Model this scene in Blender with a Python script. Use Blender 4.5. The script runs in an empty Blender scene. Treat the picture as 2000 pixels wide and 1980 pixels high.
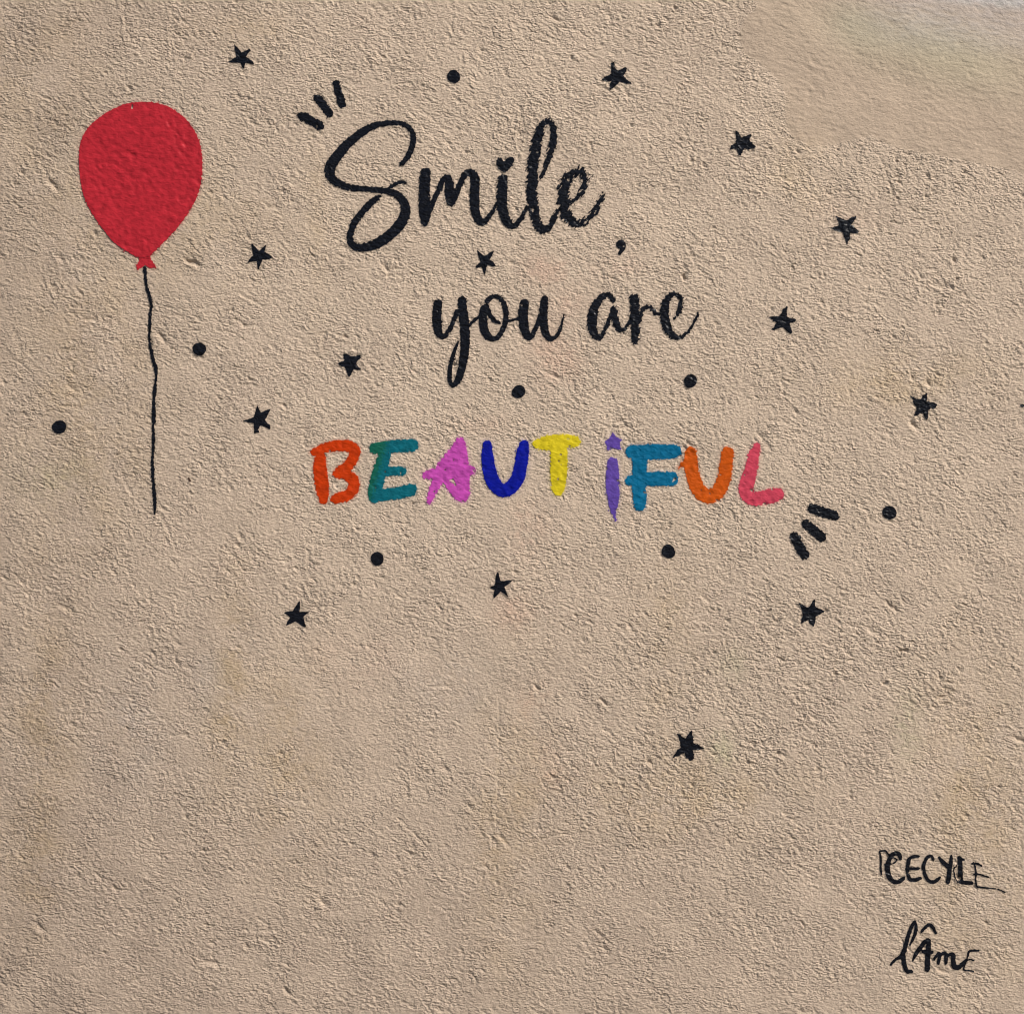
import bpy, math
import numpy as np
from mathutils import Vector

# ---------------------------------------------------------------- camera, sky, sun, exposure
scene = bpy.context.scene
COL = scene.collection
EYE = 1.5                       # height of the picture's centre above the pavement
DIST = 2.7
cam_data = bpy.data.cameras.new('camera')
cam = bpy.data.objects.new('camera', cam_data)
COL.objects.link(cam)
cam.location = (0, -DIST, EYE)
cam.rotation_euler = (math.radians(90), 0, 0)
cam_data.sensor_width = 36
cam_data.lens = 36 * DIST / 2.0
cam_data.clip_start = 0.05
cam_data.clip_end = 500
scene.camera = cam

SUN_DIR = Vector((0.60, -0.46, 0.66)).normalized()      # towards the sun
elev = math.asin(SUN_DIR.z)
azim = math.atan2(SUN_DIR.x, SUN_DIR.y)                  # from +Y, clockwise
world = bpy.data.worlds.new('World')
scene.world = world
world.use_nodes = True
wn = world.node_tree
bg = wn.nodes['Background']
sky = wn.nodes.new('ShaderNodeTexSky')
sky.sky_type = 'NISHITA'
sky.sun_disc = False
sky.sun_elevation = elev
sky.sun_rotation = azim
wn.links.new(sky.outputs[0], bg.inputs[0])
bg.inputs[1].default_value = 0.07
sun_data = bpy.data.lights.new('sun', 'SUN')
sun_data.energy = 4.6
sun_data.angle = math.radians(4)
sun_data.color = (1.0, 0.94, 0.86)
sun = bpy.data.objects.new('sun', sun_data)
COL.objects.link(sun)
sun.rotation_euler = SUN_DIR.to_track_quat('Z', 'Y').to_euler()
sun.location = (3, -3, 5)
scene.view_settings.view_transform = 'Standard'
scene.view_settings.look = 'None'
scene.view_settings.gamma = 1
scene.view_settings.use_curve_mapping = False
scene.view_settings.exposure = 0.36
scene.cycles.filter_width = 1.1

# ---------------------------------------------------------------- helpers
rng = np.random.default_rng(11)
N = 2048
RES = 2.15                       # millimetres between samples of the relief tile
_k = np.fft.fftfreq(N, RES)
_kr = np.fft.rfftfreq(N, RES)

def band(lo, hi, seed, ang=0.0, stretch=1.0, slope=0.0):
    """band-limited noise (wavelengths lo..hi millimetres), unit variance"""
    r = np.random.default_rng(seed)
    f = np.fft.rfft2(r.standard_normal((N, N)).astype(np.float32))
    ky = _k[:, None]; kx = _kr[None, :]
    c, s = math.cos(ang), math.sin(ang)
    ku = (kx * c + ky * s) * stretch        # along the streak: squeezed spectrum
    kv = -kx * s + ky * c
    k = np.sqrt(ku * ku + kv * kv) + 1e-9
    m = 1 / (1 + (k * lo) ** 6) * (1 - 1 / (1 + (k * hi) ** 4))
    if slope: m = m * k ** (-slope)
    a = np.fft.irfft2(f * m, s=(N, N))
    return (a / a.std()).astype(np.float32)

def smooth(a, sig):
    f = np.fft.rfft2(a)
    g = np.exp(-2 * (math.pi * sig) ** 2 * (_k[:, None] ** 2 + _kr[None, :] ** 2))
    return np.fft.irfft2(f * g, s=(N, N)).astype(np.float32)

def samp(tile, X, Y):
    """bilinear, periodic; X, Y in millimetres"""
    x = X / RES + 4000.0 * N; y = Y / RES + 4000.0 * N
    xi = np.floor(x).astype(np.int64); yi = np.floor(y).astype(np.int64)
    fx = (x - xi).astype(np.float32); fy = (y - yi).astype(np.float32)
    x0 = xi % N; x1 = (xi + 1) % N; y0 = yi % N; y1 = (yi + 1) % N
    return (tile[y0, x0] * (1 - fx) + tile[y0, x1] * fx) * (1 - fy) + (tile[y1, x0] * (1 - fx) + tile[y1, x1] * fx) * fy

def lerp(a, b, t): return a + (b - a) * t
def sstep(a, b, x):
    t = np.clip((x - a) / (b - a), 0, 1); return t * t * (3 - 2 * t)
def blob(X, Y, cx, cy, rx, ry, ang=0.0):
    c, s = math.cos(math.radians(ang)), math.sin(math.radians(ang))
    u = (X - cx) * c + (Y - cy) * s; v = -(X - cx) * s + (Y - cy) * c
    return np.exp(-((u / rx) ** 2 + (v / ry) ** 2))

# all drawing below is in millimetres on the wall: X to the right, Y down from the top edge of the
# two-metre field of view; wall point = (X/1000 - 1, relief, EYE + .99 - Y/1000)
n_big = band(70, 320, 1, slope=0.6)
n_mid = band(14, 45, 2, ang=math.radians(38), stretch=1.3)
n_main = band(9.5, 36, 3, ang=math.radians(35), stretch=1.25, slope=0.25)
n_fine = band(8.5, 14, 4, ang=math.radians(35), stretch=1.3)
n_pit = band(10, 18, 5, ang=math.radians(30), stretch=1.6)
n_mod = band(90, 400, 6)
n_patch = band(28, 110, 15)
n_col = band(60, 500, 7, slope=0.8)
n_col2 = band(14, 70, 8)
n_edge = band(9, 28, 9)             # these two are read at twice the scale
n_hair = band(7, 60, 10, ang=math.radians(-55), stretch=3.5)

def sharpen(a):     # sandy render: rounded tops, tight cracks between them
    return np.where(a > 0, a * 0.75, a * 1.15 - 0.12 * a * a)
t_main = sharpen(n_main)
t_main -= t_main.mean()
n_trowel = band(7, 70, 13, ang=math.radians(12), stretch=3.2, slope=0.3)
PIT = np.clip(n_pit - 2.0 + 0.25 * np.tanh(band(60, 200, 12)), 0, None)
BUMP = 0.22 * np.tanh(n_mid * 0.9) + 0.27 * t_main + 0.07 * n_fine - 1.2 * PIT
RELIEF = BUMP.astype(np.float32)
def gouge(T, count, seed):
    """trowel drags, lost grains and little lips of render, stamped into the tile"""
    g = np.random.default_rng(seed)
    done = 0
    while done < count:
        cx, cy = g.random(2) * N * RES
        if g.random() > 0.30 + 0.32 * float(samp(n_mod, np.array([cx]), np.array([cy]))[0]): continue
        done += 1
        big = g.random() < 0.065; long = g.random() < 0.012
        L = g.uniform(25, 60) if long else (g.uniform(7, 18) if big else g.uniform(3.0, 7.5)); Wd = 2.6 if long else (g.uniform(3.2, 5.2) if big else g.uniform(2.4, 3.6))
        dep = 0.9 if long else (g.uniform(1.3, 2.8) if big else g.uniform(0.5, 1.0) + g.exponential(0.35))
        an = math.radians(g.normal(28, 24)); c, s_ = math.cos(an), math.sin(an)
        R = int(L / RES) + 6
        ii = np.arange(int(cy / RES) - R, int(cy / RES) + R); jj = np.arange(int(cx / RES) - R, int(cx / RES) + R)
        gx, gy = np.meshgrid(jj * RES - cx, ii * RES - cy)
        u = gx * c + gy * s_; v = -gx * s_ + gy * c + 1.2 * np.sin(u / L * 2.2 + cx)
        d = dep * np.exp(-(u / L) ** 4 - (v / Wd) ** 2) - 0.42 * dep * np.exp(-(u / L) ** 2 - ((v - Wd * 1.7) / Wd) ** 2)
        T[np.ix_(ii % N, jj % N)] -= d.astype(np.float32)
gouge(RELIEF, 6500, 21)
RELIEF_SOFT = 0.75 * smooth(RELIEF, 1.9)
WAVE = (0.35 * n_big).astype(np.float32)

PATCH = [(270,-200),(270,0),(240,60),(165,130),(140,250),(170,340),(260,390),(380,500),(430,590),(430,780),(480,870),(580,920),(700,915),(850,890),(960,850),(1030,890),(1150,940),(1300,960),(1500,1000),(1700,1040),(1932,1090),(2300,1130),(2300,-200)]
PATCH = [(1400 + x / 3.22, y / 3.22) for x, y in PATCH]

def sd_poly(X, Y, P):
    P = np.asarray(P, dtype=np.float64)
    d = np.full(X.shape, 1e18); inside = np.zeros(X.shape, bool)
    n = len(P)
    for i in range(n):
        ax, ay = P[i]; bx, by = P[(i + 1) % n]
        ex, ey = bx - ax, by - ay
        wx, wy = X - ax, Y - ay
        t = np.clip((wx * ex + wy * ey) / (ex * ex + ey * ey + 1e-12), 0, 1)
        d = np.minimum(d, (wx - ex * t) ** 2 + (wy - ey * t) ** 2)
        c = ((ay <= Y) & (by > Y)) | ((ay > Y) & (by <= Y))
        with np.errstate(divide='ignore', invalid='ignore'):
            xx = ax + (Y - ay) / (by - ay if by != ay else 1e-12) * ex
        inside ^= c & (X < xx)
    return np.where(inside, -1, 1) * np.sqrt(d)

def catmull(pts, closed=False, n=6):
    P = [np.array(p, float) for p in pts]
    if len(P) < 3: return [tuple(p) for p in P]
    out = []
    m = len(P)
    rngi = range(m) if closed else range(m - 1)
    for i in rngi:
        p0 = P[(i - 1) % m] if closed or i > 0 else 2 * P[0] - P[1]
        p1 = P[i]; p2 = P[(i + 1) % m]
        p3 = P[(i + 2) % m] if closed or i + 2 < m else 2 * P[-1] - P[-2]
        for k in range(n):
            t = k / n
            out.append(tuple(0.5 * ((2 * p1) + (-p0 + p2) * t + (2 * p0 - 5 * p1 + 4 * p2 - p3) * t * t + (-p0 + 3 * p1 - 3 * p2 + p3) * t ** 3)))
    if not closed: out.append(tuple(P[-1]))
    return out

def sd_stroke(X, Y, S):
    d = np.full(X.shape, 1e9)
    for (ax, ay, aw), (bx, by, bw) in zip(S[:-1], S[1:]):
        ex, ey = bx - ax, by - ay
        t = np.clip(((X - ax) * ex + (Y - ay) * ey) / (ex * ex + ey * ey + 1e-9), 0, 1)
        r = (aw + (bw - aw) * t) / 2
        d = np.minimum(d, np.hypot(X - ax - ex * t, Y - ay - ey * t) - r)
    return d

def relief_amount(X, Y):
    """how rough the render is here: floated-smooth zones and coarse zones"""
    a = 1.0 + 0.16 * samp(n_mod, X, Y) + 0.20 * samp(n_patch, X, Y)
    for cx, cy, rx, ry, ang, k in ((330, 545, 150, 26, 4, .6), (600, 1370, 160, 90, 10, .5), (900, 1330, 130, 90, 0, .35),
                                   (1000, 1000, 90, 70, 0, .3), (1010, 1560, 60, 260, 0, .25), (700, 1560, 130, 50, 20, .3),
                                   (1100, 560, 90, 40, 0, .25), (450, 1000, 120, 40, 10, .3)):
        a = a * (1 - k * blob(X, Y, cx, cy, rx, ry, ang))
    for cx, cy, rx, ry, k in ((1400, 60, 160, 90, .25), (1560, 1300, 240, 160, .35), (1250, 1520, 260, 130, .3), (1850, 330, 160, 60, .3),
                              (500, 60, 240, 90, .2), (980, 250, 200, 80, .2)):
        a = a * (1 + k * blob(X, Y, cx, cy, rx, ry))
    return np.clip(a, 0.3, 1.8)

def crease(X, Y):
    return 1.2 * np.exp(-((X - 972 - 3 * np.sin(Y / 70)) / 2.2) ** 2) * sstep(1330, 1400, Y) * sstep(1760, 1640, Y) * np.clip(0.6 + 0.6 * samp(n_mid, X, Y), 0, 1.5)

def patch_mask(X, Y):
    d = np.full(X.shape, 50.0)
    b = (X > 1380) & (Y < 420)
    if b.any(): d[b] = sd_poly(X[b], Y[b], PATCH)
    return d

def wall_height(X, Y, soft=False):
    amt = relief_amount(X, Y)
    d = patch_mask(X, Y) + 1.2 * samp(n_edge, 2 * X, 2 * Y)
    m = 1 - sstep(-3, 2, d)                                   # 1 inside the smooth skim patch
    amt = amt * (1 - 0.72 * m)
    far = np.maximum(np.abs(X - 1000) - 1090, np.abs(Y - 990) - 1080)
    amt = amt * (1 - 0.8 * sstep(0, 260, far))
    h = samp(RELIEF_SOFT if soft else RELIEF, X, Y) * amt + samp(WAVE, X, Y) + 0.17 * m * samp(n_trowel, X, Y) - crease(X, Y)
    return h, amt, m                                # millimetres towards the street

def to_world(X, Y, H):
    return np.stack([X / 1000 - 1, -H / 1000, EYE + 0.99 - Y / 1000], axis=-1)

# ---------------------------------------------------------------- materials
def new_mat(name):
    m = bpy.data.materials.new(name); m.use_nodes = True
    nt = m.node_tree; return m, nt, nt.nodes['Principled BSDF']

def grain_nodes(nt, dist, strength, rough_attr=True, scale=215):
    """fine sandy grain, in metres on the wall"""
    n = nt.nodes; L = nt.links
    geo = n.new('ShaderNodeNewGeometry')
    mp = n.new('ShaderNodeMapping'); mp.vector_type = 'POINT'
    mp.inputs['Rotation'].default_value = (0, math.radians(-35), 0)
    mp.inputs['Scale'].default_value = (0.75, 1, 1.2)
    L.new(geo.outputs['Position'], mp.inputs['Vector'])
    a = n.new('ShaderNodeTexNoise'); a.inputs['Scale'].default_value = scale; a.inputs['Detail'].default_value = 1.6
    a.inputs['Roughness'].default_value = 0.5; a.inputs['Distortion'].default_value = 0.5
    L.new(mp.outputs[0], a.inputs['Vector'])
    v = n.new('ShaderNodeTexVoronoi'); v.feature = 'F1'; v.inputs['Scale'].default_value = 150
    L.new(mp.outputs[0], v.inputs['Vector'])
    mv = n.new('ShaderNodeMath'); mv.operation = 'MULTIPLY_ADD'; mv.inputs[1].default_value = -0.18
    L.new(v.outputs['Distance'], mv.inputs[0]); L.new(a.outputs['Fac'], mv.inputs[2])
    hgt = mv.outputs[0]
    if rough_attr:
        at = n.new('ShaderNodeAttribute'); at.attribute_name = 'rough'
        mu = n.new('ShaderNodeMath'); mu.operation = 'MULTIPLY'
        sb = n.new('ShaderNodeMath'); sb.operation = 'SUBTRACT'; sb.inputs[1].default_value = 0.39
        L.new(hgt, sb.inputs[0]); L.new(sb.outputs[0], mu.inputs[0]); L.new(at.outputs['Fac'], mu.inputs[1]); hgt = mu.outputs[0]
    bp = n.new('ShaderNodeBump'); bp.inputs['Strength'].default_value = strength; bp.inputs['Distance'].default_value = dist
    L.new(hgt, bp.inputs['Height'])
    return a, bp, mp

def tint_chain(nt, noise_out, lo, hi):
    n = nt.nodes; L = nt.links
    at = n.new('ShaderNodeAttribute'); at.attribute_name = 'tint'
    mr = n.new('ShaderNodeMapRange'); mr.inputs['From Min'].default_value = 0.3; mr.inputs['From Max'].default_value = 0.7
    mr.inputs['To Min'].default_value = lo; mr.inputs['To Max'].default_value = hi
    L.new(noise_out, mr.inputs['Value'])
    vm = n.new('ShaderNodeVectorMath'); vm.operation = 'SCALE'
    L.new(at.outputs['Color'], vm.inputs[0]); L.new(mr.outputs[0], vm.inputs['Scale'])
    return vm.outputs[0]

M_WALL, nt, bs = new_mat('sandy_render')
a, bp, mp = grain_nodes(nt, 0.0037, 1.0)
sp = nt.nodes.new('ShaderNodeTexNoise'); sp.inputs['Scale'].default_value = 420; sp.inputs['Detail'].default_value = 2
nt.links.new(mp.outputs[0], sp.inputs['Vector'])
nt.links.new(tint_chain(nt, sp.outputs['Fac'], 0.90, 1.10), bs.inputs['Base Color'])
nt.links.new(bp.outputs[0], bs.inputs['Normal'])
bs.inputs['Roughness'].default_value = 0.93
bs.inputs['Specular IOR Level'].default_value = 0.25

def paint_mat(name, rough, spec, dist):
    m, nt, bs = new_mat(name)
    a, bp, mp = grain_nodes(nt, dist, 1.0, rough_attr=False, scale=140)
    nt.links.new(tint_chain(nt, a.outputs['Fac'], 0.95, 1.05), bs.inputs['Base Color'])
    nt.links.new(bp.outputs[0], bs.inputs['Normal'])
    bs.inputs['Roughness'].default_value = rough
    bs.inputs['Specular IOR Level'].default_value = spec
    return m
M_BLACK = paint_mat('black_spray_paint', 0.28, 0.16, 0.0030)
M_COLOUR = paint_mat('coloured_spray_paint', 0.5, 0.12, 0.0013)

def noise_mat(name, c0, c1, scale, rough):
    m, nt, bs = new_mat(name)
    t = nt.nodes.new('ShaderNodeTexNoise'); t.inputs['Scale'].default_value = scale; t.inputs['Detail'].default_value = 6
    g = nt.nodes.new('ShaderNodeNewGeometry'); nt.links.new(g.outputs['Position'], t.inputs['Vector'])
    r = nt.nodes.new('ShaderNodeValToRGB')
    r.color_ramp.elements[0].position = 0.35; r.color_ramp.elements[0].color = (*c0, 1)
    r.color_ramp.elements[1].position = 0.65; r.color_ramp.elements[1].color = (*c1, 1)
    nt.links.new(t.outputs['Fac'], r.inputs[0]); nt.links.new(r.outputs[0], bs.inputs['Base Color'])
    b = nt.nodes.new('ShaderNodeBump'); b.inputs['Distance'].default_value = 0.004; b.inputs['Strength'].default_value = .7
    nt.links.new(t.outputs['Fac'], b.inputs['Height']); nt.links.new(b.outputs[0], bs.inputs['Normal'])
    bs.inputs['Roughness'].default_value = rough
    return m
M_PAVE = noise_mat('worn_asphalt_pavement', (0.10, 0.095, 0.09), (0.16, 0.15, 0.14), 60, 0.95)
M_CORE = noise_mat('rendered_masonry', (0.33, 0.27, 0.20), (0.40, 0.33, 0.25), 30, 0.95)

# ---------------------------------------------------------------- mesh makers
def make_mesh(name, verts, loops, starts, totals, mat, tint=None, rough=None):
    me = bpy.data.meshes.new(name)
    me.vertices.add(len(verts)); me.vertices.foreach_set('co', verts.astype(np.float32).ravel())
    me.loops.add(len(loops)); me.loops.foreach_set('vertex_index', loops.astype(np.int32))
    me.polygons.add(len(starts)); me.polygons.foreach_set('loop_start', starts.astype(np.int32))
    try: me.polygons.foreach_set('loop_total', totals.astype(np.int32))
    except Exception: pass
    me.polygons.foreach_set('use_smooth', np.ones(len(starts), bool))
    if tint is not None:
        at = me.attributes.new('tint', 'FLOAT_COLOR', 'POINT')
        c = np.ones((len(verts), 4), np.float32); c[:, :3] = tint
        at.data.foreach_set('color', c.ravel())
    if rough is not None:
        at = me.attributes.new('rough', 'FLOAT', 'POINT'); at.data.foreach_set('value', rough.astype(np.float32).ravel())
    me.update(calc_edges=True)
    me.materials.append(mat)
    return me

def link(name, me, parent=None, loc=None):
    o = bpy.data.objects.new(name, me); COL.objects.link(o)
    if parent is not None: o.parent = parent
    if loc is not None: o.location = loc
    return o

def tag(o, label=None, cat=None, group=None, kind=None):
    if label: o['label'] = label
    if cat: o['category'] = cat
    if group: o['group'] = group
    if kind: o['kind'] = kind
    return o

def box(name, lo, hi, mat, parent=None):
    x0, y0, z0 = lo; x1, y1, z1 = hi
    me = bpy.data.meshes.new(name)
    v = [(x, y, z) for x in (x0, x1) for y in (y0, y1) for z in (z0, z1)]
    f = [(0, 1, 3, 2), (4, 6, 7, 5), (0, 4, 5, 1), (2, 3, 7, 6), (0, 2, 6, 4), (1, 5, 7, 3)]
    me.from_pydata(v, [], f); me.update(); me.materials.append(mat)
    return link(name, me, parent)

# ---------------------------------------------------------------- paint shapes (collected first: their overspray tints the render)
SHAPES = []          # dicts: parent key, name, label, sdf function, bbox, colour...
BLACK = (0.0045, 0.005, 0.008)

class Frame:         # a tracing frame: origin and scale to millimetres on the wall
    def __init__(s, ox, oy, k): s.ox, s.oy, s.k = ox, oy, k
    def st(s, pts): return [(s.ox + x / s.k, s.oy + y / s.k, w / s.k) for x, y, w in pts]
    def pl(s, pts): return [(s.ox + x / s.k, s.oy + y / s.k) for x, y in pts]

def shape(name, strokes=(), polys=(), holes=(), col=BLACK, edge=1.0, hair=0.0, label=None, thing=None, col2=None, spray=0.35, lift=0.75, dry=0.0, skips=0.12):
    strokes = [catmull(s) for s in strokes]
    xs = [p[0] for s in strokes for p in s] + [p[0] for s in polys for p in s]
    ys = [p[1] for s in strokes for p in s] + [p[1] for s in polys for p in s]
    w = max([p[2] for s in strokes for p in s] + [0]) / 2
    SHAPES.append(dict(name=name, strokes=strokes, polys=polys, holes=holes, col=col if max(col) < 0.08 else tuple(0.8 * v for v in col), edge=edge, hair=hair, label=label, thing=thing,
                       col2=col2, spray=spray, lift=lift, dry=dry, skips=skips, bb=(min(xs) - w, min(ys) - w, max(xs) + w, max(ys) + w)))

def sdf(sh, X, Y):
    d = np.full(X.shape, 1e9)
    for s in sh['strokes']: d = np.minimum(d, sd_stroke(X, Y, s))
    for p in sh['polys']: d = np.minimum(d, sd_poly(X, Y, p))
    for (cx, cy, rx, ry) in sh['holes']:
        d = np.maximum(d, (1 - np.hypot((X - cx) / rx, (Y - cy) / ry)) * min(rx, ry))
    return d

def edge_noise(sh, X, Y):
    e = sh['edge'] * (0.6 * samp(n_edge, 2 * X, 2 * Y) + 0.35 * samp(n_fine, X + 700, Y))
    if sh['skips']:                                           # hollows the can never reached
        e = e + sh['skips'] * 60 * np.clip(-samp(n_main, X, Y) - 2.05, 0, 1)
    if sh['hair']: e = e + sh['hair'] * np.clip(samp(n_hair, 2 * X, 2 * Y), -1.2, 2.2)
    if sh['edge'] > 0.65:                                     # fine bristles and spatter thrown past the edge
        k = 3.5 + 2.5 * sh['hair']
        e = e - k * np.clip(samp(n_hair, 3.4 * X, 3.4 * Y) - 1.25, 0, 1.1) * (0.5 + sstep(-0.6, 1.4, samp(n_mid, X, Y)))
    if sh['dry']:                                             # pen or brush skipping over the hollows
        e = e + sh['dry'] * np.clip(-samp(n_main, X, Y) - 0.35, 0, 2)
    return e

def march(sh):
    x0, y0, x1, y1 = sh['bb']; pad = 7
    xs = np.arange(math.floor(x0 - pad), math.ceil(x1 + pad) + 1, 1.0)
    ys = np.arange(math.floor(y0 - pad), math.ceil(y1 + pad) + 1, 1.0)
    X, Y = np.meshgrid(xs, ys)
    F = -(sdf(sh, X, Y) + edge_noise(sh, X, Y))
    F[0] = F[-1] = -1; F[:, 0] = F[:, -1] = -1
    H, W = F.shape
    ins = F > 0
    idx = -np.ones((H, W), np.int64); idx[ins] = np.arange(ins.sum())
    px = list(X[ins]); py = list(Y[ins])
    c00, c10, c11, c01 = ins[:-1, :-1], ins[:-1, 1:], ins[1:, 1:], ins[1:, :-1]
    full = c00 & c10 & c11 & c01
    part = (c00 | c10 | c11 | c01) & ~full
    fi, fj = np.nonzero(full)
    quads = np.stack([idx[fi, fj], idx[fi + 1, fj], idx[fi + 1, fj + 1], idx[fi, fj + 1]], 1)   # faces the street
    cross = {}
    polys = []
    def cut(i0, j0, i1, j1):
        k = (i0, j0, i1, j1) if (i0, j0) < (i1, j1) else (i1, j1, i0, j0)
        v = cross.get(k)
        if v is None:
            a, b = F[k[0], k[1]], F[k[2], k[3]]
            t = min(max(a / (a - b), 0.04), 0.96)
            px.append(X[k[0], k[1]] + (X[k[2], k[3]] - X[k[0], k[1]]) * t)
            py.append(Y[k[0], k[1]] + (Y[k[2], k[3]] - Y[k[0], k[1]]) * t)
            v = len(px) - 1; cross[k] = v
        return v
    for i, j in zip(*np.nonzero(part)):
        cs = ((i, j), (i + 1, j), (i + 1, j + 1), (i, j + 1)); p = []
        for a in range(4):
            u, v = cs[a], cs[(a + 1) % 4]
            if ins[u]: p.append(int(idx[u]))
            if ins[u] != ins[v]: p.append(cut(u[0], u[1], v[0], v[1]))
        if len(p) >= 3: polys.append(p)
    px = np.array(px); py = np.array(py)
    loops = list(quads.ravel()); totals = [4] * len(quads)
    for p in polys: loops += p; totals.append(len(p))
    totals = np.array(totals); starts = np.concatenate([[0], np.cumsum(totals)[:-1]]) if len(totals) else np.zeros(0)
    return px, py, np.array(loops), starts, totals

# --- balloon
F1 = Frame(100, 150, 4.7825)
RED = (0.45, 0.020, 0.032)
body = catmull([(735,248),(860,238),(990,250),(1100,285),(1190,340),(1270,410),(1340,510),(1385,610),(1408,720),(1413,830),(1408,940),(1390,1040),(1355,1140),(1310,1230),(1260,1310),(1190,1400),(1110,1490),(1010,1590),(930,1668),(865,1690),(800,1682),(720,1640),(640,1590),(560,1520),(480,1420),(410,1320),(340,1200),(300,1090),(275,970),(262,840),(262,720),(275,620),(320,520),(390,435),(470,370),(570,310),(660,270)], True, 4)
shape('balloon_body', polys=[F1.pl(body)], col=RED, thing='balloon', edge=0.7, spray=0.5, skips=0.1, lift=1.3, holes=[(100+758/4.7825, 150+272/4.7825, 1.6, 6)])
shape('balloon_knot', polys=[F1.pl([(812,1672),(925,1668),(932,1705),(975,1780),(925,1790),(885,1765),(840,1782),(800,1800),(792,1765),(822,1725)])], col=RED, thing='balloon', edge=1.2, spray=0.5)
FS = Frame(260, 510, 3.825)
shape('balloon_string', strokes=[FS.st([(88,50,24),(92,110,22),(98,180,22),(120,250,24),(136,335,20),(130,380,22),(126,480,24),(122,570,18),(130,640,24),(152,740,26),(174,820,27),(171,880,17),(163,955,26),(155,1050,24),(157,1190,30),(150,1235,18),(153,1300,26),(152,1400,20),(146,1520,24),(152,1650,24),(163,1780,28),(163,1885,14)])], thing='balloon', edge=0.8, dry=0.45, skips=0, lift=1.1, spray=0.2, label='thin black string with small gaps')

# --- the word Smile
F3 = Frame(560, 130, 2.841)
def L3(label, strokes, **k): shape('letter', strokes=[F3.st(s) for s in strokes], thing='smile', label=label, **k)
L3('letter S with long looping curves', [[(638,542,26),(672,500,30),(698,440,32),(702,390,30),(682,345,27),(640,318,26),(580,314,28),(500,325,34),(420,365,44),(340,430,50),(280,500,56),(242,560,60),(245,610,52),(285,648,44),(350,672,36),(430,680,32),(520,688,32),(590,702,38),(640,740,46),(660,790,54),(645,850,60),(600,910,58),(540,960,56),(470,995,52),(400,1005,42),(360,985,38),(352,940,36),(370,880,36),(410,820,38),(455,770,38),(500,730,28),(520,718,14)], [(555,685,12),(590,660,22),(625,643,18),(655,645,20)]])
L3('letter m', [[(770,592,58),(765,650,60),(765,740,62),(768,800,66),(768,850,50),(766,885,14)], [(775,840,30),(805,770,28),(840,690,30),(870,630,32),(895,620,38),(903,660,52),(905,700,56),(912,745,54),(915,762,24)], [(930,735,34),(960,660,30),(990,600,36),(1020,592,44),(1043,620,52),(1043,680,54),(1043,760,54),(1050,820,48),(1075,862,44),(1105,855,30),(1140,810,22),(1165,760,16)]])
shape('letter', strokes=[F3.st([(1200,624,52),(1195,680,58),(1195,750,58),(1205,820,54),(1235,875,46),(1270,880,30),(1305,835,24),(1335,780,18)])],
      polys=[F3.pl([(1207,592),(1172,562),(1160,525),(1175,508),(1195,510),(1207,528),(1225,508),(1255,503),(1264,520),(1245,560)])], thing='smile', label='letter i dotted with a small heart', hair=0.5)
L3('tall looped letter l with smeared edge', [[(1410,622,14),(1440,545,28),(1465,470,36),(1480,400,36),(1480,340,34),(1455,305,28),(1422,325,36),(1400,375,52),(1382,450,58),(1368,530,60),(1362,610,60),(1362,700,60),(1370,790,56),(1390,870,50),(1420,905,44),(1455,890,34),(1485,840,26),(1515,790,20)]], hair=1.5, edge=1.5, skips=1.2)
L3('letter e with ragged smeared tail', [[(1580,752,14),(1615,728,22),(1645,680,30),(1655,625,32),(1640,588,34),(1600,590,44),(1560,625,56),(1537,690,62),(1535,760,64),(1550,820,60),(1585,865,48),(1630,872,34),(1680,840,30),(1720,790,34),(1752,718,26)]], hair=2.6, edge=1.7, skips=1.5)
FC = Frame(1190, 455, 38.26)
shape('comma', strokes=[FC.st([(860,870,690),(890,880,700),(900,900,660)]), FC.st([(1050,1120,330),(900,1350,300),(770,1540,260)])], holes=[(1190+1110/38.26, 455+1010/38.26, 2.0, 1.3)], thing='smile', edge=0.6, skips=0, label='comma below the end of the word')

# --- the words you are
F4 = Frame(820, 480, 3.331)
def L4(th, label, strokes, **k): shape('letter', strokes=[F4.st(s) for s in strokes], thing=th, label=label, **k)
L4('you', 'letter y with long looped tail', [[(118,378,58),(112,440,60),(112,510,58),(125,570,50),(155,592,32),(190,552,30),(220,492,30),(245,430,36)], [(275,355,54),(280,420,60),(290,500,62),(295,600,62),(290,700,58),(275,790,52),(250,870,44),(215,908,30),(195,870,28),(198,790,28),(220,700,26),(250,625,14)]], edge=0.8)
L4('you', 'letter o crossed by a swash', [[(318,525,14),(350,490,20),(385,462,20)], [(438,362,34),(465,335,28),(500,330,28),(540,365,32),(560,430,34),(555,500,34),(530,565,34),(495,602,30),(460,600,40),(425,560,54),(412,490,56),(415,420,50),(430,402,44)], [(440,415,36),(455,450,30),(490,490,26),(518,500,18)], [(565,492,16),(610,482,16),(648,465,16)]], edge=0.8)
L4('you', 'letter u', [[(680,377,58),(672,440,64),(678,520,60),(695,580,50),(720,595,36),(750,545,30),(775,480,28),(800,420,30)], [(812,350,50),(805,420,54),(805,500,54),(820,570,48),(850,605,36),(885,590,26),(915,540,20),(936,450,7)]], edge=0.8)
L4('are', 'letter a', [[(1258,355,30),(1240,325,28),(1205,322,36),(1165,355,48),(1130,420,60),(1120,490,62),(1130,560,56),(1155,595,40),(1185,585,28),(1215,520,26),(1245,450,28),(1262,410,34)], [(1265,412,34),(1270,470,46),(1290,530,38),(1320,550,30),(1350,520,20),(1372,480,16)]], hair=0.8, edge=1.2)
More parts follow.
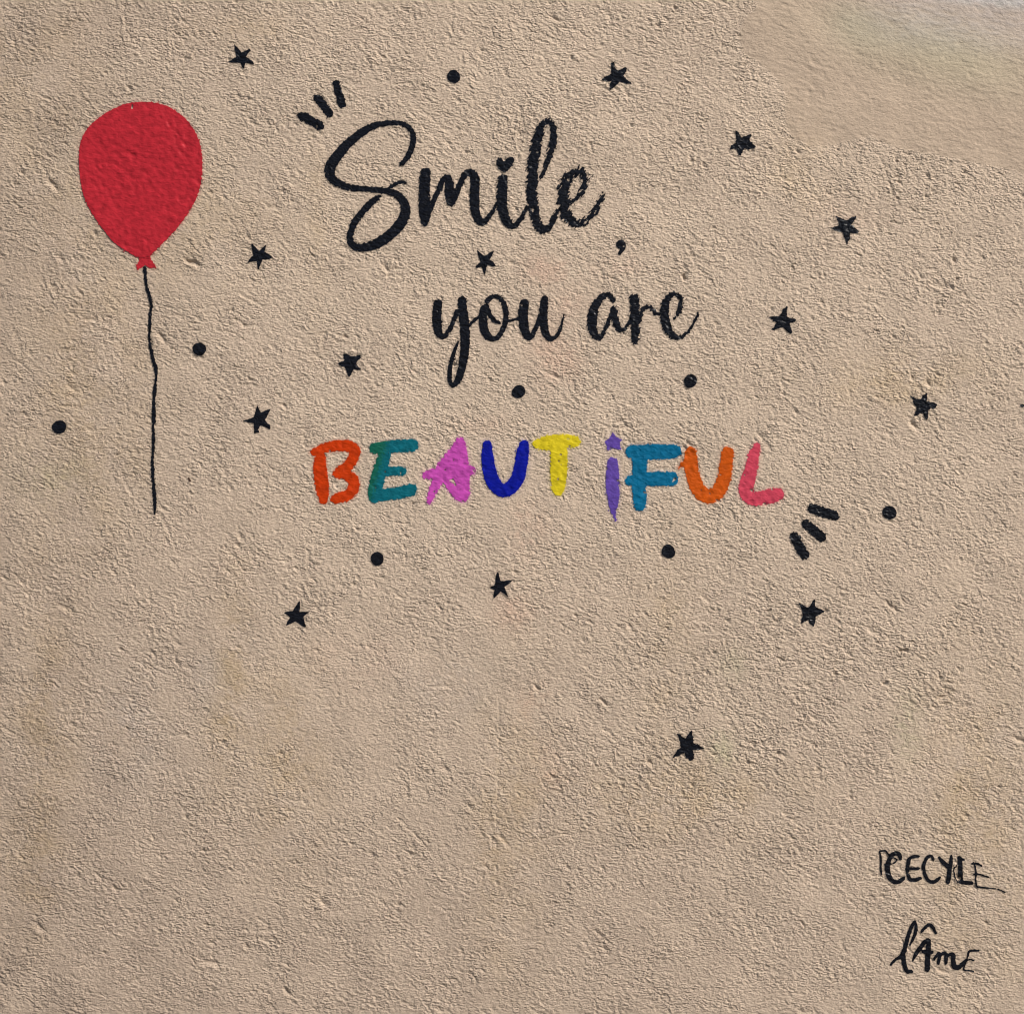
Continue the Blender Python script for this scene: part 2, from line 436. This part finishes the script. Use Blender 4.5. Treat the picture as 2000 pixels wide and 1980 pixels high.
L4('are', 'letter r', [[(1395,345,62),(1398,420,62),(1402,500,62),(1402,580,56),(1402,618,44)], [(1430,490,20),(1445,430,26),(1470,402,30),(1500,400,28),(1520,425,26),(1545,445,22),(1580,438,18)]], hair=0.8, edge=1.2)
L4('are', 'letter e with upswept tail', [[(1655,475,12),(1685,430,28),(1698,380,30),(1690,335,28),(1660,315,24),(1622,332,36),(1597,380,52),(1590,450,62),(1605,520,58),(1640,580,44),(1680,597,30),(1730,575,22),(1770,525,18),(1800,460,18),(1812,435,8)]], hair=0.8, edge=1.2)

# --- BEAUTiFUL
F5 = Frame(580, 820, 3.578); F6 = Frame(1080, 820, 3.22); FP = Frame(0, 0, 1)
def LB(fr, label, col, strokes, **k):
    k.setdefault('edge', 1.25); k.setdefault('spray', 0.6); k.setdefault('skips', 0.5)
    shape('letter', strokes=[fr.st(s) for s in strokes], thing='beautiful', label=label, col=col, **k)
LB(F5, 'orange red letter B', (0.52, 0.038, 0.001), [[(165,265,76),(162,330,92),(172,430,96),(182,510,84),(188,560,56)], [(122,225,52),(190,198,66),(280,182,76),(350,182,80),(400,205,78),(402,250,72),(370,305,72),(310,355,72),(285,375,66)], [(285,372,66),(330,378,68),(388,412,78),(398,468,75),(368,515,75),(315,538,75),(268,552,62)]])
LB(F5, 'teal letter E with a greener stem', (0.002, 0.12, 0.16), [[(545,198,74),(620,190,84),(700,182,88),(805,178,88)], [(620,230,80),(590,320,92),(562,420,98),(545,490,94),(540,540,84)], [(620,360,62),(680,357,62),(735,357,58)], [(545,530,84),(620,522,82),(720,508,84),(795,490,86)]], col2=((0.004, 0.085, 0.055), 742))
LB(F5, 'magenta pink letter A with frayed arms', (0.52, 0.07, 0.40), [[(1140,150,58),(1140,230,100),(1145,330,116),(1155,430,100),(1165,520,80),(1155,550,60)], [(1120,175,50),(1080,260,86),(1025,340,100),(985,420,76),(950,500,56),(925,565,38)], [(905,385,54),(960,375,70),(1050,370,80),(1150,355,100),(1215,355,66)], [(1045,430,44),(1085,480,56),(1130,535,60)]], edge=1.5, skips=1.0, holes=[(580+1082/3.578, 820+420/3.578, 5, 3.2)])
LB(F5, 'dark blue letter U', (0.001, 0.006, 0.27), [[(1330,175,62),(1332,250,84),(1342,340,92),(1365,420,96),(1400,470,94),(1445,492,94),(1500,468,94),(1545,400,92),(1565,310,90),(1578,230,86),(1588,172,62)]], edge=0.7, lift=0.9, skips=0.1)
LB(FP, 'yellow letter T', (0.66, 0.52, 0.015), [[(1047,866,14),(1060,866,24),(1076,865,28),(1100,862,28),(1122,862,22)], [(1091.5,872,32),(1092,900,33),(1091,930,31),(1090.5,950,26),(1090,960,17)]], edge=1.4, skips=1.6, holes=[(1095, 907, 2.2, 1.2), (1110, 857, 3, 1), (1090, 935, 1.6, 2.0)])
shape('letter', strokes=[F6.st([(375,268,66),(375,330,80),(375,400,84),(378,460,80),(380,520,62),(378,565,34),(375,588,14)]), F6.st([(388,570,14),(388,610,14),(395,632,10)])],
      polys=[F6.pl([(375,82),(402,112),(432,125),(420,150),(426,186),(380,180),(342,190),(340,160),(325,138),(355,112)])], thing='beautiful', label='purple letter i with a dripping stem and star shaped dot', col=(0.115, 0.062, 0.34), edge=0.9, spray=0.5)
LB(F6, 'blue letter F', (0.000, 0.125, 0.25), [[(500,200,84),(600,200,92),(700,200,92),(765,196,84)], [(482,380,58),(560,375,84),(650,370,88),(745,370,88)], [(548,240,96),(543,330,90),(540,420,86),(545,500,84),(547,535,74)]])
LB(F6, 'orange letter U', (0.55, 0.085, 0.003), [[(868,205,70),(868,270,86),(880,350,84),(910,430,88),(950,470,90),(990,480,88),(1040,450,86),(1075,370,84),(1088,290,82),(1098,208,76)], [(850,265,60),(820,275,30),(792,302,8)]])
LB(F6, 'coral red letter L', (0.56, 0.055, 0.095), [[(1282,168,46),(1262,230,70),(1245,310,80),(1222,390,88),(1215,450,90),(1250,492,88),(1310,492,86),(1370,478,92),(1412,468,82)]])

# --- signatures
F7 = Frame(1680, 1620, 5.978)
def L7(th, label, strokes, **k):
    k.setdefault('edge', 0.45); k.setdefault('spray', 0.2)
    shape('letter', strokes=[F7.st([(x, y, w * 1.12) for x, y, w in s]) for s in strokes], thing=th, label=label, **k)
L7('sig1', 'thin upright stroke with a slanting roof', [[(225,258,16),(240,330,22),(240,430,24),(248,520,16)], [(225,250,16),(285,240,18),(315,265,18),(345,305,18)]], dry=0.3)
L7('sig1', 'bold letter C with an inner loop', [[(470,335,36),(455,288,44),(415,272,44),(365,302,46),(328,380,48),(318,460,56),(338,540,54),(385,600,44),(445,605,46),(495,572,44),(508,558,30)], [(385,320,14),(428,350,15),(400,382,14),(350,400,16),(295,402,26)]])
L7('sig1', 'bold letter E', [[(678,308,30),(620,312,34),(572,342,38),(557,400,40),(552,460,38),(562,530,40),(590,580,40),(650,580,40),(700,562,34)], [(535,455,22),(600,450,30),(680,450,30)]])
L7('sig1', 'second bold letter C', [[(850,345,30),(835,308,30),(790,312,34),(752,370,36),(738,440,36),(760,530,36),(800,590,38),(855,605,40),(900,580,36),(930,550,22)]])
L7('sig1', 'bold letter Y', [[(922,322,30),(970,380,46),(1020,420,50)], [(1065,302,26),(1060,380,40),(1045,450,46),(1035,540,50),(1025,605,46)]])
L7('sig1', 'thin curved stroke before the L', [[(1125,415,14),(1095,460,15),(1100,520,15),(1120,580,15),(1140,610,15)]], dry=0.3)
L7('sig1', 'bold letter L', [[(1160,328,44),(1170,420,48),(1170,520,50),(1175,595,50)], [(1170,608,44),(1230,615,44),(1298,620,40)], [(1165,335,30),(1213,350,22)]])
L7('sig1', 'thin letter E with a long trailing foot', [[(1325,385,24),(1345,440,18),(1350,520,20),(1350,600,16),(1365,662,20),(1440,672,18),(1520,680,11),(1600,692,12),(1690,725,15)], [(1310,397,20),(1370,395,26),(1415,420,22)], [(1330,520,18),(1400,520,18),(1495,552,16)]], dry=0.35)
L7('sig2', 'looped letter l with a spiky tail', [[(360,1570,28),(410,1512,30),(470,1480,40),(500,1440,50),(530,1350,46),(555,1250,42),(590,1150,40),(625,1085,34),(640,1070,24),(650,1110,32),(646,1190,36),(615,1270,32),(580,1345,16)], [(500,1440,50),(508,1530,50),(525,1600,46),(550,1648,42),(595,1650,42)]])
shape('accent', strokes=[F7.st([(715,1185,30),(760,1132,38),(805,1105,42),(845,1132,40),(882,1200,30)])], thing='sig2', label='circumflex above the A', edge=0.45, spray=0.2)
L7('sig2', 'bold letter A', [[(612,1528,16),(650,1450,40),(700,1380,46),(750,1312,48),(790,1285,46)], [(798,1292,46),(796,1380,54),(790,1480,56),(786,1580,58),(785,1630,50)], [(735,1420,40),(790,1425,60),(842,1428,30)]])
L7('sig2', 'bold letter m', [[(858,1520,24),(890,1470,30),(920,1440,34),(925,1480,38),(918,1520,38),(915,1560,28)], [(930,1470,30),(970,1440,34),(1003,1455,42),(1003,1510,42),(1000,1560,26)], [(1005,1480,34),(1050,1450,34),(1085,1458,46),(1085,1530,48),(1098,1588,56),(1140,1605,52),(1190,1570,46),(1235,1525,36)]])
L7('sig2', 'thin letter E', [[(1380,1408,22),(1310,1408,24),(1270,1420,26),(1255,1480,18),(1235,1540,20),(1215,1590,16),(1212,1635,16),(1290,1642,16),(1370,1665,22)], [(1240,1530,14),(1285,1510,13),(1325,1525,13)]], dry=0.3)

# --- stars: traced outlines
STARS = [
 (440,80,60,[(580,260),(780,440),(1010,740),(1360,590),(1500,500),(1590,620),(1370,870),(1300,1010),(1730,1300),(1800,1470),(1260,1390),(1160,1750),(1020,1600),(960,1380),(420,1370),(160,1320),(720,1000),(580,560)],
  'small black painted star at the top left, above and right of the balloon', 0.6),
 (1170,115,70,[(640,240),(830,160),(830,400),(980,660),(1160,560),(1400,480),(1500,500),(1480,690),(1280,900),(1420,1060),(1760,1350),(1400,1320),(1100,1250),(590,1680),(560,1500),(650,1200),(400,1190),(90,1140),(370,950),(670,820)],
  'large black painted star at the top, above and right of the word Smile', 1.0),
 (1420,245,60,[(520,350),(620,370),(930,780),(1180,690),(1450,510),(1480,750),(1350,960),(1600,1130),(1790,1370),(1450,1500),(1110,1440),(850,1880),(760,1880),(570,1460),(180,1530),(260,1260),(560,1090),(540,700)],
  'stubby black painted star just below the smooth plaster patch', 1.1),
 (1620,410,70,[(300,310),(720,490),(900,590),(1150,410),(1400,340),(1430,420),(1180,800),(1420,1000),(1570,1160),(1500,1250),(1110,1240),(1080,1390),(1100,1550),(1000,1660),(940,1900),(780,1450),(720,1220),(300,1110),(50,980),(480,840),(490,720)],
  'black painted star with a long downward point, right of the comma under the plaster patch', 0.7),
 (480,470,60,[(360,150),(540,340),(830,640),(1120,380),(1270,260),(1180,680),(1400,830),(1680,1060),(1400,1170),(1050,1190),(900,1530),(780,1850),(690,1300),(450,1300),(100,1400),(300,1080),(470,920),(390,480)],
  'solid black painted star between the balloon knot and the S of Smile', 0.5),
 (920,480,60,[(350,250),(640,500),(850,660),(1100,480),(1460,290),(1330,600),(1150,880),(1380,1000),(1570,1290),(1280,1290),(1010,1190),(900,1650),(860,1870),(800,1700),(650,1320),(330,1400),(280,1290),(580,1020),(460,640)],
  'thin armed black painted star between the words Smile and you', 0.5),
 (1500,595,60,[(1170,120),(1240,170),(1180,400),(1170,760),(1350,860),(1640,880),(1780,940),(1580,1090),(1340,1160),(1460,1500),(1500,1700),(1440,1860),(1130,1620),(890,1400),(500,1530),(210,1570),(400,1310),(540,1140),(280,950),(50,800),(320,740),(650,740),(850,520),(900,330)],
  'tilted black painted star to the right of the word are', 0.9),
 (655,680,60,[(460,330),(740,380),(1050,530),(1350,450),(1560,450),(1590,610),(1380,800),(1300,960),(1420,1150),(1610,1340),(1380,1370),(1150,1310),(950,1700),(860,1820),(790,1750),(660,1320),(560,1170),(400,1150),(80,940),(560,800)],
  'plump black painted star left of the looped tail of the y in you', 0.8),
 (470,785,70,[(920,180),(960,350),(1080,580),(1400,420),(1600,370),(1500,620),(1300,960),(1440,1160),(1600,1240),(1580,1460),(1280,1330),(1060,1250),(930,1470),(1000,1620),(730,1680),(710,1140),(110,1020),(700,830),(820,400)],
  'black painted star with a blunt lower arm, up and left of the orange B', 0.7),
 (1775,760,60,[(90,420),(320,480),(450,600),(800,680),(830,420),(1110,220),(1150,600),(1100,760),(1420,790),(1760,930),(1640,1150),(1370,1200),(1190,1310),(1230,1560),(1210,1750),(1130,1913),(1080,1880),(860,1450),(600,1580),(340,1710),(400,1420),(490,1150),(290,900),(270,680)],
  'ragged black painted star nearest the right edge of the wall view', 1.4),
 (945,1115,60,[(830,60),(900,60),(960,330),(1060,640),(1400,590),(1850,540),(1560,790),(1290,980),(1400,1300),(1530,1610),(1200,1370),(1050,1270),(880,1480),(600,1720),(620,1300),(680,1180),(320,1030),(640,900),(710,720),(760,330)],
  'thin black painted star centred below the word BEAUTiFUL', 0.5),
 (550,1170,60,[(1100,90),(1150,150),(1150,500),(1110,780),(1720,790),(1500,970),(1340,1080),(1420,1350),(1520,1700),(1440,1750),(1150,1570),(880,1370),(550,1530),(280,1640),(360,1370),(550,1140),(300,930),(120,840),(320,770),(680,740)],
  'crisp black painted star at the lower left, furthest below the balloon string', 0.4),
 (1550,1165,70,[(240,290),(420,400),(700,560),(850,520),(1080,130),(1150,200),(1150,520),(1380,640),(1700,770),(1460,920),(1180,1060),(1140,1400),(1040,1610),(840,1400),(820,1220),(700,1270),(400,1440),(400,1280),(500,960),(440,760),(360,520)],
  'black painted star straight below the three dashes at the end of BEAUTiFUL', 0.8),
 (1305,1415,80,[(440,410),(560,440),(780,640),(960,400),(1090,240),(1180,620),(1170,860),(1400,910),(1560,1050),(1640,1100),(1400,1180),(1140,1180),(1200,1340),(1190,1560),(1060,1680),(860,1560),(760,1320),(500,1430),(210,1520),(380,1240),(590,1020),(520,720)],
  'lowest and largest black painted star, alone above and left of the signatures', 1.1),
]
for i, (ox, oy, sz, pts, lab, ed) in enumerate(STARS):
    shape('painted_star', polys=[Frame(ox, oy, 1913 / sz).pl(pts)], edge=ed * 0.8, skips=0, spray=0.3, label=lab, thing='star%d' % i)

DOTS = [(886.3, 150.2, 12.8, 'black painted dot at the top, above the word Smile'),
        (389.5, 682, 13.0, 'black painted dot just right of the balloon string'),
        (116, 834, 13.5, 'black painted dot at the far left, left of the balloon string'),
        (1013, 765, 13.0, 'black painted dot between the word you and the yellow T'),
        (1348.4, 744.2, 13.0, 'black painted dot below the e of the word are'),
        (737, 1091, 13.0, 'black painted dot below the teal E of BEAUTiFUL'),
        (1305.7, 1076.7, 13.3, 'black painted dot below the blue F of BEAUTiFUL'),
        (1737, 1001, 13.6, 'black painted dot right of the three dashes at the end of BEAUTiFUL')]
for i, (cx, cy, r, lab) in enumerate(DOTS):
    P = [(cx + r * (1 + 0.05 * math.sin(2 * a + i) + 0.03 * math.sin(3 * a + 2 * i)) * math.cos(a), cy + r * (1 + 0.05 * math.sin(2 * a + i)) * math.sin(a)) for a in [k * math.tau / 28 for k in range(28)]]
    shape('painted_dot', polys=[P], edge=0.5, skips=0, lift=1.0, spray=0.3, label=lab, thing='dot%d' % i)

DASH = [(F3, [(85,275,46),(135,302,50),(185,330,46)], 'lowest of the three black dashes above the S of Smile'),
        (F3, [(172,178,46),(205,218,46),(235,260,46)], 'middle one of the three black dashes above the S of Smile'),
        (F3, [(275,98,40),(290,150,44),(307,208,44)], 'topmost and steepest of the three black dashes above the S of Smile'),
        (F6, [(1632,558,60),(1700,580,66),(1772,602,58)], 'topmost of the three black dashes below the coral L'),
        (F6, [(1592,655,58),(1640,695,62),(1686,736,62)], 'middle one of the three black dashes below the coral L'),
        (F6, [(1520,735,60),(1552,800,64),(1585,850,58)], 'lowest and steepest of the three black dashes below the coral L')]
for i, (fr, st, lab) in enumerate(DASH):
    shape('painted_dash', strokes=[fr.st(st)], edge=1.1, hair=0.5, spray=0.35, label=lab, thing='dash%d' % i)
shape('paint_fleck', strokes=[[(1995, 792, 5.5), (1997, 792.5, 6)]], edge=0.4, spray=0.1, label='tiny black paint fleck at the right edge of the wall view', thing='fleck0')
shape('paint_fleck', strokes=[[(369, 934, 3.5), (371, 939, 4)]], edge=0.5, spray=0.1, col=(0.06, 0.035, 0.025), label='tiny brown fleck right of the balloon string', thing='fleck1')

# ---------------------------------------------------------------- the wall face
def axis(lo, hi, dlo, dhi, step, cap):
    core = list(np.arange(dlo, dhi + step * .5, step))
    def grow(a, end, sgn):
        out = []; s = step
        while True:
            s = min(s * 1.1, cap); a = a + sgn * s
            if (end - a) * sgn < s * 0.6: out.append(end); return out
            out.append(a)
    return np.array(grow(core[0], lo, -1)[::-1] + core + grow(core[-1], hi, 1))
XA = axis(-2000, 4000, -2.15 * 18, 2040, 2.15, 40)
YA = axis(-900, 2490, -2.15 * 16, 2016, 2.15, 40)
X, Y = np.meshgrid(XA, YA)
Hh, amt, pm = wall_height(X, Y)
ground_fade = sstep(0, 40, 2490 - Y)
Hh = Hh * ground_fade
P = to_world(X, Y, Hh)

def wall_colour(X, Y, pm):
    base = np.array([0.464, 0.362, 0.275], np.float32)
    c = np.broadcast_to(base, X.shape + (3,)).copy()
    m = samp(n_col, X, Y)[..., None]; m2 = samp(n_col2, X, Y)[..., None]
    c *= 1 + 0.02 * m + 0.02 * m2
    def mix(w, col, k):
        nonlocal c
        w = np.clip(w * k, 0, 1)[..., None]; c = c * (1 - w) + c * np.array(col, np.float32) * w
    w2 = 1 + 0.35 * samp(n_col2, X + 300, Y) + 0.5 * samp(n_mod, X, Y + 500)
    OCHRE = (0.93, 0.89, 0.77); PINK = (1.02, 0.94, 0.93); GREY = (0.93, 0.98, 1.06); GREEN = (0.90, 0.99, 0.90)
    for cx, cy, rx, ry, ang, k in ((450, 1330, 36, 190, 6, .6), (90, 1420, 60, 230, 0, .45), (60, 1700, 50, 120, 0, .4), (1025, 1570, 50, 300, 1, .25), (480, 60, 120, 30, 0, .3), (620, 420, 20, 200, 0, .2), (1560, 330, 60, 90, 0, .25), (160, 800, 120, 260, 0, .35),
                                   (300, 430, 260, 120, 0, .25), (960, 1600, 40, 260, 0, .35), (1330, 1560, 200, 70, 0, .45), (1750, 740, 160, 60, 0, .35),
                                   (560, 1500, 70, 200, 0, .4), (1900, 1600, 120, 300, 0, .35), (1300, 1250, 60, 200, 0, .25), (60, 150, 120, 160, 0, .3)):
        mix(blob(X, Y, cx, cy, rx, ry, ang) * w2, OCHRE, k)
    for cx, cy, rx, ry, k in ((1080, 528, 60, 26, .9), (1085, 700, 42, 60, .9), (1215, 520, 30, 20, .6), (1120, 590, 40, 30, .4), (1030, 1030, 35, 50, .7), (940, 830, 40, 22, .5),
                              (1000, 1190, 40, 34, .6), (1040, 1370, 35, 40, .55), (1230, 960, 40, 40, .2), (700, 1290, 80, 60, .25), (1080, 1500, 30, 60, .3), (1660, 420, 60, 40, .2)):
        mix(blob(X, Y, cx, cy, rx, ry) * w2, PINK, k)
    for cx, cy, rx, ry, k in ((410, 1320, 30, 60, .5), (250, 1420, 80, 120, .35), (900, 1330, 120, 70, .3)):
        mix(blob(X, Y, cx, cy, rx, ry) * w2, GREY, k)
    for cx, cy, rx, ry, k in ((1410, 1450, 22, 50, .6), (1770, 1420, 26, 60, .5), (1430, 1290, 30, 40, .3), (100, 930, 80, 50, .25)):
        mix(blob(X, Y, cx, cy, rx, ry) * w2, GREEN, k)
    # uneven light painted into the colour: darker left and foot, brighter upper right
    light_falloff = 0.75 * sstep(1000, -350, X + 0.15 * Y) + 0.60 * sstep(700, 2300, Y) * sstep(2900, 700, X)
    mix(light_falloff * (1 + 0.12 * samp(n_mod, X + 900, Y)), (0.66, 0.65, 0.655), 0.9)
    # skim patch: a little greyer and paler, bluish white at its top corner
    mix(pm, (0.91, 0.90, 0.885), 1.0)
    mix(pm * np.clip(blob(X, Y, 1840, 100, 210, 65, 14) + 0.6 * blob(X, Y, 1670, 50, 60, 40, 40), 0, 1), (0.91, 1.01, 0.95), .8)
    mix(pm * sstep(1580, 1820, X + 0.0 * Y) * sstep(110, 20, Y - 0.08 * (X - 1600)) * (1 + 0.15 * samp(n_trowel, X, Y)), (1.02, 1.10, 1.28), .8)
    mix(pm * sstep(1720, 1900, X) * sstep(18, -6, Y - 0.10 * (X - 1890) + 3 * samp(n_trowel, X, Y)), (1.08, 1.35, 1.6), .5)
    return c

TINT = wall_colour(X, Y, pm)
for sh in SHAPES:                                             # overspray round each stencil
    if sh['spray'] <= 0: continue
    x0, y0, x1, y1 = sh['bb']
    i0, i1 = np.searchsorted(YA, [y0 - 14, y1 + 14]); j0, j1 = np.searchsorted(XA, [x0 - 14, x1 + 14])
    xs, ys = X[i0:i1, j0:j1], Y[i0:i1, j0:j1]
    d = np.clip(sdf(sh, xs, ys), 0, None)
    w = sh['spray'] * np.exp(-d / 2.6) * np.clip(0.55 + 0.6 * samp(n_edge, 2 * xs + 150, 2 * ys), 0, 1.3)
    w = np.clip(w, 0, 0.85)[..., None]
    TINT[i0:i1, j0:j1] = TINT[i0:i1, j0:j1] * (1 - w) + np.array(sh['col'], np.float32) * w

def grid_part(name, cellmask, parent):
    ii, jj = np.nonzero(cellmask)
    W = X.shape[1]
    q = np.stack([ii * W + jj, (ii + 1) * W + jj, (ii + 1) * W + jj + 1, ii * W + jj + 1], 1)
    used = np.zeros(X.size, bool); used[q.ravel()] = True
    remap = np.cumsum(used) - 1
    loops = remap[q.ravel()]
    starts = np.arange(len(q)) * 4; totals = np.full(len(q), 4)
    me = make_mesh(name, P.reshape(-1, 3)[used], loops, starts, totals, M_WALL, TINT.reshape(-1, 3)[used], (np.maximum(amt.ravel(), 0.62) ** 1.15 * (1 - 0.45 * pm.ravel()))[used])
    return link(name, me, parent)

wall = bpy.data.objects.new('plaster_wall', None); COL.objects.link(wall)
tag(wall, 'beige rough sandy plaster wall that fills the view and carries the painted message', 'wall')
pcell = (pm > 0.5)[:-1, :-1]
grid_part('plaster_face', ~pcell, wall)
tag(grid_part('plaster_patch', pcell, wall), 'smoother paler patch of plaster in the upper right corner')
box('wall_body', (-3.0, 0.012, 0.0), (3.0, 0.30, 3.39), M_CORE, wall)
box('coping', (-3.03, -0.05, 3.392), (3.03, 0.34, 3.46), M_CORE, wall)

# ---------------------------------------------------------------- the paint
def make_paint(sh, parent, top=False):
    px, py, loops, starts, totals = march(sh)
    h, _, _ = wall_height(px, py, soft=True)
    V = to_world(px, py, h + sh['lift'])
    cx, cy = (sh['bb'][0] + sh['bb'][2]) / 2, (sh['bb'][1] + sh['bb'][3]) / 2
    base = np.array([cx / 1000 - 1, 0, EYE + 0.99 - cy / 1000])
    c = np.broadcast_to(np.array(sh['col'], np.float32), (len(px), 3)).copy()
    c *= (1 + 0.06 * samp(n_col2, px, py) + 0.03 * samp(n_main, px, py))[:, None].clip(0.6, 1.5)
    if sh['col2']:
        col2, xc = sh['col2']
        w = sstep(xc + 14, xc - 6, px + 0.28 * (py - 900) + 3 * samp(n_edge, 2 * px, 2 * py))[:, None]
        c = c * (1 - w) + np.array(col2, np.float32) * w
    mat = M_BLACK if max(sh['col']) < 0.08 else M_COLOUR
    off = base if top else THINGS[sh['thing']][1]
    me = make_mesh(sh['name'], V - off, loops, starts, totals, mat, c)
    o = link(sh['name'], me, parent)
    if top: o.location = base
    return o

def tpos(x, y): return np.array([x / 1000 - 1, 0, EYE + 0.99 - y / 1000])
THINGS = {}
def thing(key, name, x, y, label, cat, group=None):
    o = bpy.data.objects.new(name, None); COL.objects.link(o)
    b = tpos(x, y); o.location = b; o.empty_display_size = 0.05
    tag(o, label, cat, group); THINGS[key] = (o, b)
thing('balloon', 'painted_balloon', 284, 1003, 'red painted balloon with a long black string at the left of the wall', 'balloon')
thing('smile', 'painted_word', 900, 490, 'large black handwritten word Smile with a heart dotted i and a comma', 'word', 'words of the painted message')
thing('you', 'painted_word', 970, 757, 'black handwritten word you with a long looped y', 'word', 'words of the painted message')
thing('are', 'painted_word', 1250, 670, 'black handwritten word are, right of the word you', 'word', 'words of the painted message')
thing('beautiful', 'painted_word', 1070, 1000, 'multicoloured word BEAUTiFUL in rounded capitals', 'word', 'words of the painted message')
thing('sig1', 'signature', 1830, 1742, 'black hand drawn name CECYLE near the lower right corner', 'signature', 'signatures at the lower right')
thing('sig2', 'signature', 1830, 1900, 'black hand drawn signature with a circumflex, lowest on the wall, under CECYLE', 'signature', 'signatures at the lower right')

GROUPS = {'star': ('star', 'black stars painted around the message'), 'dot': ('dot', 'black dots painted around the message'),
          'dash': ('dash', 'black dashes painted at the ends of the message'), 'fleck': ('paint fleck', 'small paint flecks on the wall')}
for sh in SHAPES:
    if sh['thing'] in THINGS:
        o = make_paint(sh, THINGS[sh['thing']][0])
        if sh['label']: o['label'] = sh['label']
    else:
        o = make_paint(sh, None, top=True)
        cat, grp = GROUPS[sh['thing'].rstrip('0123456789')]
        tag(o, sh['label'], cat, grp)

# ---------------------------------------------------------------- the ground in front
me = bpy.data.meshes.new('pavement')
me.from_pydata([(-60, -60, 0), (60, -60, 0), (60, 60, 0), (-60, 60, 0)], [], [(0, 1, 2, 3)])
me.update(); me.materials.append(M_PAVE)
tag(link('pavement', me), kind='structure')
